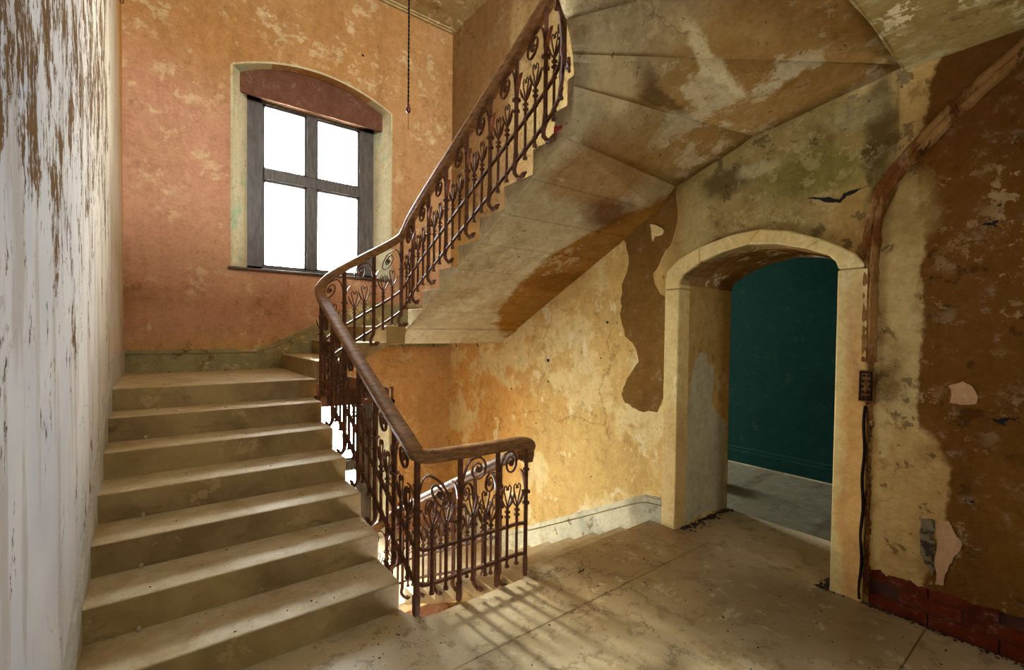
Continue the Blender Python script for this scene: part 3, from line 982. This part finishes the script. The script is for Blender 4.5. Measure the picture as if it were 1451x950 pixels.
# descending flight
sd = thing('stone_staircase', 'stone flight going down along the ochre wall behind the railing', 'staircase', (0, 0, 0))
GD = .306
def nD(y): return -(y - 2.25) * H / GD
for k in range(1, 7):
    y0, y1 = 2.25 + (k - 1) * GD, 2.25 + k * GD
    zt = -k * H
    o = prismo('step', M['steps'], sd, [(y0 - .02, zt), (y1, zt), (y1, nD(y1) - .19), (y0 - .02, nD(y0) - .19)], 0, 1.85, W)
    bevel(o, .012, 3)
y6 = 2.25 + 6 * GD
o = prismo('landing_slab', M['steps'], sd, [(y6 - .02, -7 * H), (YB, -7 * H), (YB, -7 * H - .18), (y6 + .1, -7 * H - .18), (y6 - .02, -7 * H - .1)], 0, 1.66, W)
bevel(o, .01, 2)
for j in range(2):
    x1 = 1.68 - j * GB
    o = prismo('step', M['steps'], sd, [(x1 - GB, -(8 + j) * H), (x1, -(8 + j) * H), (x1, -(8 + j) * H - .1), (x1 - GB, -(9 + j) * H - .1)], 1, 4.10, YB)
    bevel(o, .01, 2)
o = prismo('landing_slab', M['steps'], sd, [(XL, -10 * H), (1.07, -10 * H), (1.07, -10 * H - .18), (XL, -10 * H - .18)], 1, 4.10, YB)
bevel(o, .01, 2)
for k in range(5):
    y1 = 4.12 - k * GA
    o = prismo('step', M['steps'], sd, [(y1 - GA, -(11 + k) * H), (y1, -(11 + k) * H), (y1, -(11 + k) * H - .1), (y1 - GA, -(12 + k) * H - .1)], 0, XL, 1.02)
    bevel(o, .01, 2)
st(boxo('floor.002', M['floor2'], None, XL, W, YF, YB, -3.1, -2.95))
# end of the well under the near landing
st(boxo('wall_under', M['soffit'], None, XL, W, 1.2, 1.3, -2.95, -.17))

# ------------------------------------------------------------------ skirtings
# back wall: flat run then raking up with the short flight
def ribbon(bm, low, high, axis, v0, v1):
    """strip between two 2D polylines on a wall plane"""
    for i in range(len(low) - 1):
        q = [low[i], low[i + 1], high[i + 1], high[i]]
        prism(bm, q, axis, v0, v1)
bsk = setting('baseboard_back')
run = [(XL, 1.31), (.70, 1.31), (.80, 1.318), (.92, 1.35), (1.05, 1.41), (1.9, 1.845), (2.05, 1.87), (W, 1.87)]
bm = bmesh.new()
ribbon(bm, [(x, 1.0) if x < 1 else (x, z - .55) for x, z in run], [(x, z - .045) for x, z in run], 1, YB - .014, YB + .002)
mk('skirting_field', bm, M['skirt'], bsk)
bm = bmesh.new()
ribbon(bm, [(x, z - .037) for x, z in run], [(x, z - .006) for x, z in run], 1, YB - .026, YB + .002)
ribbon(bm, [(x, z - .009) for x, z in run], [(x, z) for x, z in run], 1, YB - .012, YB + .002)
mk('skirting_moulding', bm, M['skirt'], bsk)
# left wall, raking with the flight
lsk = setting('baseboard_left')
run = [(.6, .0), (2.00, .09), (2.20, .30), (3.148, .665), (4.10, 1.17), (4.28, 1.29), (4.40, 1.31), (YB, 1.31)]
run = [(2.00, .195), (4.20, 1.262), (4.34, 1.305), (YB, 1.31)]
run = [(1.30, .20), (2.02, .20), (2.10, .215), (4.22, 1.265), (4.36, 1.305), (YB, 1.31)]
bm = bmesh.new()
ribbon(bm, [(1.30, 0), (2.02, 0), (2.31, 0), (4.14, .93), (4.36, .98), (YB, .98)], [(y, z - .0) for y, z in run], 0, XL - .002, XL + .012)
mk('skirting_field', bm, M['white'], lsk)
bm = bmesh.new()
ribbon(bm, [(y, z - .006) for y, z in run], [(y, z + .006) for y, z in run], 0, XL - .002, XL + .016)
mk('skirting_moulding', bm, M['white'], lsk)
# right wall, down with the descending flight
rsk = setting('baseboard_right')
run = [(2.137, .208), (2.30, .19), (2.42, .135), (2.88, -.105), (3.794, -.575), (4.2, -.78), (4.4, -.82), (YB, -.82)]
bm = bmesh.new()
ribbon(bm, [(2.137, -.02), (2.30, -.17), (2.42, -.30), (2.88, -.55), (3.794, -1.0), (4.2, -1.2), (4.4, -1.2), (YB, -1.2)], [(y, z - .06) for y, z in run], 0, W - .020, W + .002)
mk('skirting_field', bm, M['skirt_pale'], rsk)
bm = bmesh.new()
ribbon(bm, [(y, z - .05) for y, z in run], [(y, z - .010) for y, z in run], 0, W - .028, W + .002)
ribbon(bm, [(y, z - .013) for y, z in run], [(y, z) for y, z in run], 0, W - .012, W + .002)
mk('skirting_moulding', bm, M['skirt_pale'], rsk)
# raking skirting of the upper flight on the right wall
run = [(YB, 1.87), (4.3, 1.87), (4.1, 1.95), (2.2, 2.93)]
bm = bmesh.new()
ribbon(bm, [(y, z - .35) for y, z in run], [(y, z) for y, z in run], 0, W - .014, W + .002)
mk('skirting_field', bm, M['skirt_pale'], rsk)


# ------------------------------------------------------------------ railing
def chaikin(p, it=3):
    for _ in range(it):
        q = [p[0]]
        for a, b in zip(p, p[1:]):
            q.append(a.lerp(b, .25))
            q.append(a.lerp(b, .75))
        q.append(p[-1])
        p = q
    return p


class Path:
    def __init__(s, knots, it=3):
        s.p = chaikin([Vector(k) for k in knots], it)
        s.d = [0]
        for a, b in zip(s.p, s.p[1:]):
            s.d.append(s.d[-1] + (b - a).xy.length)

    def at(s, t):
        t = max(0, min(t, s.d[-1]))
        for i in range(len(s.d) - 1):
            if t <= s.d[i + 1]:
                w = (t - s.d[i]) / max(1e-9, s.d[i + 1] - s.d[i])
                return s.p[i].lerp(s.p[i + 1], w), (s.p[i + 1] - s.p[i])
        return s.p[-1], s.p[-1] - s.p[-2]

    def near(s, x, y, lo=0, hi=1e9):
        best = None
        t = lo
        hi = min(hi, s.d[-1])
        while t <= hi:
            q, _ = s.at(t)
            e = (q.x - x) ** 2 + (q.y - y) ** 2
            if best is None or e < best[0]:
                best = (e, t)
            t += .01
        return best[1]


RAILP = [(-.030, -.030), (.030, -.030), (.034, -.014), (.030, -.009), (.042, .000), (.045, .014), (.038, .028), (.020, .037), (0, .040), (-.020, .037), (-.038, .028), (-.045, .014), (-.042, .0), (-.030, -.009), (-.034, -.014)]


def sweep(bm, pts, prof):
    rings = []
    for i, p in enumerate(pts):
        t = pts[min(i + 1, len(pts) - 1)] - pts[max(i - 1, 0)]
        h = Vector((t.x, t.y, 0))
        h.normalize()
        side = Vector((-h.y, h.x, 0))
        sl = t.z / max(1e-6, math.hypot(t.x, t.y))
        c = 1 / math.sqrt(1 + sl * sl)
        upv = Vector((-h.x * sl * c, -h.y * sl * c, c))
        rings.append([bm.verts.new(p + side * a + upv * b) for a, b in prof])
    n = len(prof)
    for a, b in zip(rings, rings[1:]):
        for k in range(n):
            bm.faces.new((a[k], a[(k + 1) % n], b[(k + 1) % n], b[k]))
    bm.faces.new(rings[0][::-1])
    bm.faces.new(rings[-1])


MC = {}


def cached(key, fn, mats):
    if key not in MC:
        bm = bmesh.new()
        fn(bm)
        bmesh.ops.recalc_face_normals(bm, faces=bm.faces)
        me = bpy.data.meshes.new(key[0])
        bm.to_mesh(me)
        bm.free()
        me.materials.append(mats)
        MC[key] = me
    return MC[key]


def post_mesh(hh, curled):
    def f(bm):
        tube(bm, [(0, 0, .13 if curled else -.01), (0, 0, hh - .01)], .0175, 4)
        zc = hh - .30
        for z, r in ((zc, .029), (zc - .07, .024), (hh - .16, .022)):
            tube(bm, [(0, 0, z - .006), (0, 0, z + .006)], r, 8)
        if curled:
            pts = [(0, 0, .14), (-.004, .0, .09), (-.022, .004, .055), (-.026, .012, .025), (-.012, .022, .002), (.015, .028, -.008), (.04, .03, .0)]
            tube(bm, pts, .011, 6, radii=[.018, .018, .016, .015, .014, .013, .009])
            ball(bm, (.035, .03, .002), .024, 1.1, .6, 1)
            ball(bm, (.058, .032, .012), .012, 1, 1, 1)
            ball(bm, (-.012, .032, -.010), .017, 1.2, .6, .8)
        else:
            tube(bm, [(0, 0, .10), (0, 0, .0)], .022, 4)
    return f


def scroll_mesh(sl, a=1.0):
    def f(bm):
        # rises from the post at top-.22, arches to the rail, coils inwards
        pts = []
        start = Vector((-.010, 0, -.235))
        for i in range(7):
            u = i / 6
            ang = math.pi * u * .5
            pts.append(Vector((-.010 - .075 * (1 - math.cos(ang)), 0, -.235 + .195 * math.sin(ang))))
        c = Vector((-.118, 0, -.105))
        p0 = pts[-1]
        r0 = (p0 - c).length
        a0 = math.atan2(p0.z - c.z, p0.x - c.x)
        for i in range(1, 26):
            u = i / 25
            ang = a0 + u * math.pi * 3.1
            r = r0 * (1 - u) ** .8 + .014 * u
            pts.append(c + Vector((math.cos(ang) * r * .85, 0, math.sin(ang) * r)))
        pts = [Vector((p.x * a, p.y, p.z + sl * p.x * a)) for p in pts]
        tube(bm, pts, .006, 5, radii=[(.012 * (1 - .35 * i / len(pts)), .0058) for i in range(len(pts))], flat=Vector((0, 1, 0)))
        cc = Vector((c.x * a, 0, c.z + sl * c.x * a))
        for k in range(5):
            an = k * 2 * math.pi / 5
            ball(bm, (cc.x + math.cos(an) * .011, 0, cc.z + math.sin(an) * .011), .009, 1, .7, 1)
        ball(bm, cc, .008)
        # small bead where the arch touches the rail
        ball(bm, (pts[8].x, 0, pts[8].z + .008), .007)
    return f


def leaf_mesh(bm):
    rows = [(0.006, -.30, .006), (.012, -.25, .013), (.018, -.21, .017), (.030, -.175, .016), (.045, -.155, .011), (.055, -.150, .004)]
    tube(bm, [(x, 0, z) for x, z, w in rows], .01, 6, radii=[(w, .0045) for x, z, w in rows], flat=Vector((0, 1, 0)))


def flower_mesh(sl):
    """slim bar ending in a heart shaped bud between two leaves; local z=0 at the rail centre"""
    def f(bm):
        tube(bm, [(0, 0, -.735), (0, 0, -.38)], .011, 4)
        tube(bm, [(0, 0, -.748), (0, 0, -.735)], .016, 6)
        for z in (-.41, -.44):
            tube(bm, [(0, 0, z - .004), (0, 0, z + .004)], .019, 8)
        for z in (-.50, -.69):
            ball(bm, (0, 0, z), .021, 1, .9, .8)
        for s in (-1, 1):
            pts = [(0, 0, -.385), (s * .012, 0, -.335), (s * .024, 0, -.29), (s * .026, 0, -.262), (s * .014, 0, -.248), (s * .003, 0, -.262), (s * .007, 0, -.278)]
            tube(bm, pts, .005, 5)
            lf = [(0, 0, -.395), (s * .026, 0, -.362), (s * .043, 0, -.33), (s * .054, 0, -.295)]
            tube(bm, lf, .006, 5, radii=[(.004, .004), (.012, .005), (.012, .005), (.003, .003)], flat=Vector((0, 1, 0)))
    return f


def railing(root, path, posts, slope_of, prefix_hide=None, bars=True):
    """posts: list of (t, height, curled)"""
    bm = bmesh.new()
    sweep(bm, path.p, RAILP)
    ends = mk('handrail', bm, M['wood'], root, smooth=True)
    for nm, dz in (('upper_bar', -.50), ('lower_bar', -.69)):
        t0, t1 = posts[0][0], posts[-1][0]
        pts = []
        k = int((t1 - t0) / .05)
        for i in range(k + 1):
            q, _ = path.at(t0 + (t1 - t0) * i / k)
            pts.append(q + Vector((0, 0, dz)))
        bm = bmesh.new()
        tube(bm, pts, .008, 4, radii=[(.012, .013)] * len(pts), flat=Vector((0, 0, 1)))
        mk(nm, bm, M['iron'], root)
    for i, (t, hh, cu) in enumerate(posts):
        q, d = path.at(t)
        ang = math.atan2(d.y, d.x)
        sl = round(d.z / max(1e-6, math.hypot(d.x, d.y)), 1)
        P = link('baluster', cached(('baluster', hh, cu), post_mesh(hh, cu), M['iron']), None, root)
        P.location = (q.x, q.y, q.z - hh)
        P.rotation_euler = (0, 0, ang)
        if i > 0:
            a = min(1.0, (posts[i][0] - posts[i - 1][0]) / .27)
            a = round(a, 1)
            S = link('scroll', cached(('scroll', sl, a), scroll_mesh(sl, a), M['iron']), None, P)
            S.location = (0, 0, hh - .01)
        S = link('leaf', cached(('leaf',), leaf_mesh, M['leaf']), None, P)
        S.location = (0, 0, hh)
        if i < len(posts) - 1:
            for f in (1 / 3, 2 / 3):
                tt = t + (posts[i + 1][0] - t) * f
                q2, d2 = path.at(tt)
                B = link('flower_bar', cached(('flower_bar',), flower_mesh(0), M['iron']), None, root)
                B.location = q2
                B.rotation_euler = (0, 0, math.atan2(d2.y, d2.x))


RX0, RX1, RY0, RY1 = 1.06, 1.80, 2.20, 4.06
SL = H / GA
def rA(y): return nA(y) + .74
def rC(y): return nC(y) + .675 + .055 * max(0, min(1, (y - 2.05) / 1.3))
main = Path([(1.84, 2.245, .70), (1.835, 2.21, .795), (1.79, 2.20, .83), (1.6, 2.2, .83), (1.16, 2.2, .835), (1.08, 2.2, .845), (1.055, 2.22, .87), (1.06, 2.33, rA(2.36)), (1.06, 2.5, rA(2.5)),
             (1.06, 3.9, rA(3.9)), (1.055, 4.05, rA(4.08)), (1.075, 4.09, 1.89), (1.14, 4.08, 1.97), (1.30, 4.06, 2.08), (1.66, 4.06, 2.30), (1.77, 4.06, 2.38), (1.81, 4.03, 2.43), (1.80, 3.9, rC(3.9)), (1.80, 3.6, rC(3.6)),
             (1.80, 2.2, rC(2.2)), (1.80, 2.05, rC(2.03)), (1.80, 1.93, 3.52), (1.745, 1.845, 3.74), (1.69, 1.825, 3.95), (1.55, 1.82, 4.16), (1.2, 1.82, 4.36), (.6, 1.82, 4.66)], 3)
rl = thing('iron_railing', 'brown wrought iron railing with wooden handrail winding from the landing up both flights', 'railing')
ps = []
tcorner = main.near(1.06, 2.22, 0, 1.2)
t0 = main.near(1.81, 2.2, 0, .3)
for x in (1.59, 1.325):
    ps.append((main.near(x, 2.2, 0, 1.0), .83, False))
ps = [(t0, .82, False)] + ps + [(main.near(1.065, 2.2, 0, 1.2), .85, False)]
for j in range(6):
    y = 2.485 + j * .304
    ps.append((main.near(1.06, y, .8, 3.0), .84, True))
for x in (1.26, 1.52, 1.79):
    ps.append((main.near(x, 4.06, 2.5, 4.2), .82, True))
for y in (3.84, 3.54, 3.235, 2.93, 2.63, 2.335, 2.055):
    ps.append((main.near(1.80, y, 3.2, 6.5), .78, True))
for (x, y) in ((1.742, 1.85), (1.50, 1.82)):
    ps.append((main.near(x, y, 4.5, 8), .78, True))
railing(rl, main, ps, None)

low = Path([(1.06, 2.4, -1.42), (1.06, 3.9, -.655), (1.06, 4.04, -.58), (1.12, 4.06, -.52), (1.6, 4.06, -.27), (1.75, 4.06, -.20), (1.80, 4.0, -.155), (1.80, 3.8, -.04), (1.80, 2.5, .625), (1.80, 2.33, .71), (1.80, 2.27, .735)], 3)
rl2 = thing('iron_railing', 'lower railing with sunlit handrail descending inside the stairwell behind the near panel', 'railing')
ps = []
for y in (2.6, 2.9, 3.2, 3.5, 3.8):
    ps.append((low.near(1.06, y, 0, 1.8), .82, True))
for x in (1.12, 1.4, 1.66):
    ps.append((low.near(x, 4.06, 1.5, 2.6), .82, True))
for y in (4.0, 3.70, 3.39, 3.08, 2.78, 2.47):
    ps.append((low.near(1.80, y, 2.2, 9), .84, True))
railing(rl2, low, ps, None)

# ------------------------------------------------------------------ cable chase and junction box on the right wall
cd = thing('cable_conduit', 'ragged mortar-covered cable channel bending from above down beside the archway', 'conduit')
cp = chaikin([Vector(p) for p in [(W - .014, .10, 2.98), (W - .014, .277, 2.835), (W - .014, .488, 2.665), (W - .014, .70, 2.44), (W - .012, .785, 2.31), (W - .010, .825, 2.15), (W - .01, .832, 1.8), (W - .01, .828, 1.36)]], 3)
fine = []
for a, b in zip(cp, cp[1:]):
    n = max(1, int((b - a).length / .02))
    fine += [a.lerp(b, i / n) for i in range(n)]
rnd = random.Random(11)
for off, r in ((-.017, .027), (.018, .024)):
    bm = bmesh.new()
    pts = []
    for i, p in enumerate(fine):
        t = fine[min(i + 1, len(fine) - 1)] - fine[max(i - 1, 0)]
        s = Vector((0, -t.z, t.y)).normalized()
        pts.append(p + s * (off + .004 * mn.noise(Vector((i * .25, off * 50, 0)))))
    tube(bm, pts, r, 7, radii=[(r * (1 + .35 * mn.noise(Vector((i * .4, r * 90, 3)))) * rnd.uniform(.9, 1.1), r * rnd.uniform(.7, 1.0)) for i in range(len(pts))], flat=Vector((0, 1, 0)))
    mk('mortar_strand', bm, M['conduit'], cd)
bm = bmesh.new()
tube(bm, [(W - .022, .835 + .004 * math.sin(z * 20), z) for z in [1.12 - i * .05 for i in range(23)]], .009, 6)
mk('dark_cable', bm, M['black'], cd)
bm = bmesh.new()
for i in range(26):
    z = 1.15 - i * .043
    ball(bm, (W - .008, .808 + rnd.uniform(-.008, .008), z), rnd.uniform(.014, .024), .7, .8, 1.5)
mk('mortar_strand', bm, M['conduit'], cd)
jb = thing('junction_box', 'rusty rectangular junction box on the cable channel right of archway', 'box', (0, 0, 0))
bm = bmesh.new()
box(bm, W - .048, W - .008, .790, .862, 1.145, 1.32)
bevel(mk('box_body', bm, M['conduit'], jb), .006)
bm = bmesh.new()
rect = [(.797, .855, 1.153, 1.312)]
for (a, b, c, d) in rect:
    box(bm, W - .054, W - .046, a, a + .007, c, d)
    box(bm, W - .054, W - .046, b - .007, b, c, d)
    box(bm, W - .054, W - .046, a, b, c, c + .007)
    box(bm, W - .054, W - .046, a, b, d - .007, d)
mk('lid_rim', bm, M['black'], jb)
for i in range(10):
    bm = bmesh.new()
    ball(bm, (W - .05, .812 + .028 * (i % 2) + rnd.uniform(-.004, .004), 1.17 + .03 * (i // 2)), .008)
    mk('crumb', bm, M['dark'], jb)

# ------------------------------------------------------------------ hanging cord and chain
hc = thing('pendant_light', 'bulbless pendant light on a black twisted cord with dark red socket beside window', 'lamp', (1.57, 3.45, 3.2))
cx, cy = 1.59, 3.50
bm = bmesh.new()
zz = [3.335 + i * .012 for i in range(190)]
for ph in (0, math.pi):
    tube(bm, [(cx - 1.57 + .004 * math.cos(z * 90 + ph), cy - 3.45 + .004 * math.sin(z * 90 + ph), z - 3.2) for z in zz], .0045, 5)
mk('cord', bm, M['black'], hc)
bm = bmesh.new()
ball(bm, (.02, .05, .105), .020, 1, 1, 1.5, 2)
tube(bm, [(.02, .05, .13), (.02, .05, .16)], .010, 8)
mk('socket', bm, M['oxblood'], hc, True)
bm = bmesh.new()
tube(bm, [(.02, .05, .08), (.022, .05, .0), (.018, .05, -.06)], .002, 4)
mk('bare_wire', bm, M['black'], hc)
ch = thing('hanging_chain', 'short black chain on the left wall near the far corner', 'chain', (XL + .03, 5.0, 4.2))
for i in range(16):
    bm = bmesh.new()
    pts = [Vector((math.cos(a) * .011, 0, math.sin(a) * .018)) for a in [k * math.pi / 5 for k in range(11)]]
    if i % 2:
        pts = [Vector((0, p.x, p.z)) for p in pts]
    tube(bm, [p + Vector((0, 0, i * .027)) for p in pts], .0032, 4, caps=False)
    mk('link', bm, M['black'], ch)
bm = bmesh.new()
tube(bm, [(-.03, 0, 15.5 * .027), (.004, 0, 15.7 * .027), (.004, 0, 15.1 * .027)], .004, 5)
mk('hook', bm, M['black'], ch)

# red clip on the inner string of the upper flight
rc = thing('plastic_clip', 'small bright red plastic piece stuck on the upper string near railing', 'clip', (1.845, 2.02, 2.70))
bm = bmesh.new()
box(bm, -.012, -.004, -.022, .0, -.02, .022)
box(bm, -.012, .0, -.06, -.02, -.004, .012)
bevel(mk('clip_body', bm, M['red'], rc), .002)

# bucket seen behind the far jamb
bk = thing('bucket', 'black bucket half hidden behind the archway jamb in the teal room', 'bucket', (4.47, 2.55, 0))
bm = bmesh.new()
n = 24
prof = [(.0, .0), (.10, .0), (.135, .165), (.15, .168), (.15, .175), (.128, .172), (.095, .012), (.0, .012)]
rings = [[bm.verts.new((math.cos(2 * math.pi * k / n) * max(r, .001), math.sin(2 * math.pi * k / n) * max(r, .001), z)) for k in range(n)] for r, z in prof]
for a, b in zip(rings, rings[1:]):
    for k in range(n):
        bm.faces.new((a[k], a[(k + 1) % n], b[(k + 1) % n], b[k]))
mk('body', bm, M['black'], bk, True)
bm = bmesh.new()
tube(bm, [(math.cos(a) * .15, math.sin(a) * .15 * .25 - .13, .17 + 0 * a) for a in [k * math.pi / 10 for k in range(11)]], .003, 5)
mk('handle', bm, M['black'], bk)

# ------------------------------------------------------------------ crumbs and rubble
def crumbs(name, label, cat, spots, mat, seed):
    rnd = random.Random(seed)
    bm = bmesh.new()
    for (x, y, z, r) in spots:
        g_ = bmesh.ops.create_icosphere(bm, subdivisions=1, radius=r)
        sx, sy, sz = rnd.uniform(.6, 1.4), rnd.uniform(.6, 1.4), rnd.uniform(.4, .8)
        for v in g_['verts']:
            v.co = Vector((v.co.x * sx * rnd.uniform(.8, 1.2) + x, v.co.y * sy + y, v.co.z * sz + z + r * .4))
    o = mk(name, bm, mat)
    o['kind'] = 'stuff'
    tag(o, label, cat)
    return o


rnd = random.Random(21)
sp = []
for k in range(1, 7):
    for i in range(16):
        x = XL + .1 + (1.2) * (rnd.random() ** .6)
        sp.append((x, 2.304 + (k - 1) * GA + rnd.uniform(.03, .29), k * H, rnd.uniform(.002, .005)))
for i in range(40):
    sp.append((rnd.uniform(XL + .1, 1.0), yl + rnd.uniform(.05, .9), 7 * H, rnd.uniform(.002, .0045)))
for i in range(30):
    sp.append((rnd.uniform(XL + .1, 1.0), YB - rnd.uniform(.02, .1), 7 * H, rnd.uniform(.003, .007)))
crumbs('step_debris', 'scattered dark crumbs and flakes lying on the steps and landing', 'debris', sp, M['crumb'], 4)
sp = []
for i in range(90):
    sp.append((rnd.uniform(.9, 3.0), rnd.uniform(.3, 2.1), 0, rnd.uniform(.002, .006)))
for i in range(24):
    sp.append((rnd.uniform(.75, 1.1), rnd.uniform(1.9, 2.28), 0, rnd.uniform(.002, .0045)))
crumbs('floor_debris', 'scattered dark crumbs lying on the near stone floor', 'debris', sp, M['crumb'], 5)
sp = []
for i in range(60):
    sp.append((rnd.uniform(2.4, 3.1), rnd.uniform(.55, 1.3), 0, rnd.uniform(.0015, .004)))
crumbs('plaster_flecks', 'white plaster flecks on the floor before the archway', 'debris', sp, M['crumbpale'], 6)
sp = []
for i in range(170):
    sp.append((rnd.uniform(3.2, 3.92), 2.005 - abs(rnd.gauss(0, .03)), 0, rnd.uniform(.004, .013)))
for i in range(70):
    sp.append((rnd.uniform(3.12, 3.3), .99 + abs(rnd.gauss(0, .03)), 0, rnd.uniform(.004, .012)))
for i in range(120):
    sp.append((3.155 - abs(rnd.gauss(0, .015)), rnd.uniform(.1, .98), 0, rnd.uniform(.003, .009)))
crumbs('rubble', 'dark rubble heaped along the foot of the archway jamb', 'rubble', sp, M['crumb'], 7)
tw = thing('twig', 'small black curled twig lying on the slab behind the railing end', 'twig', (2.10, 2.0, 0))
bm = bmesh.new()
tube(bm, [(-.03, -.005, .006), (-.01, .003, .008), (.015, .0, .006), (.032, .010, .009)], .004, 6)
mk('stem', bm, M['crumb'], tw)
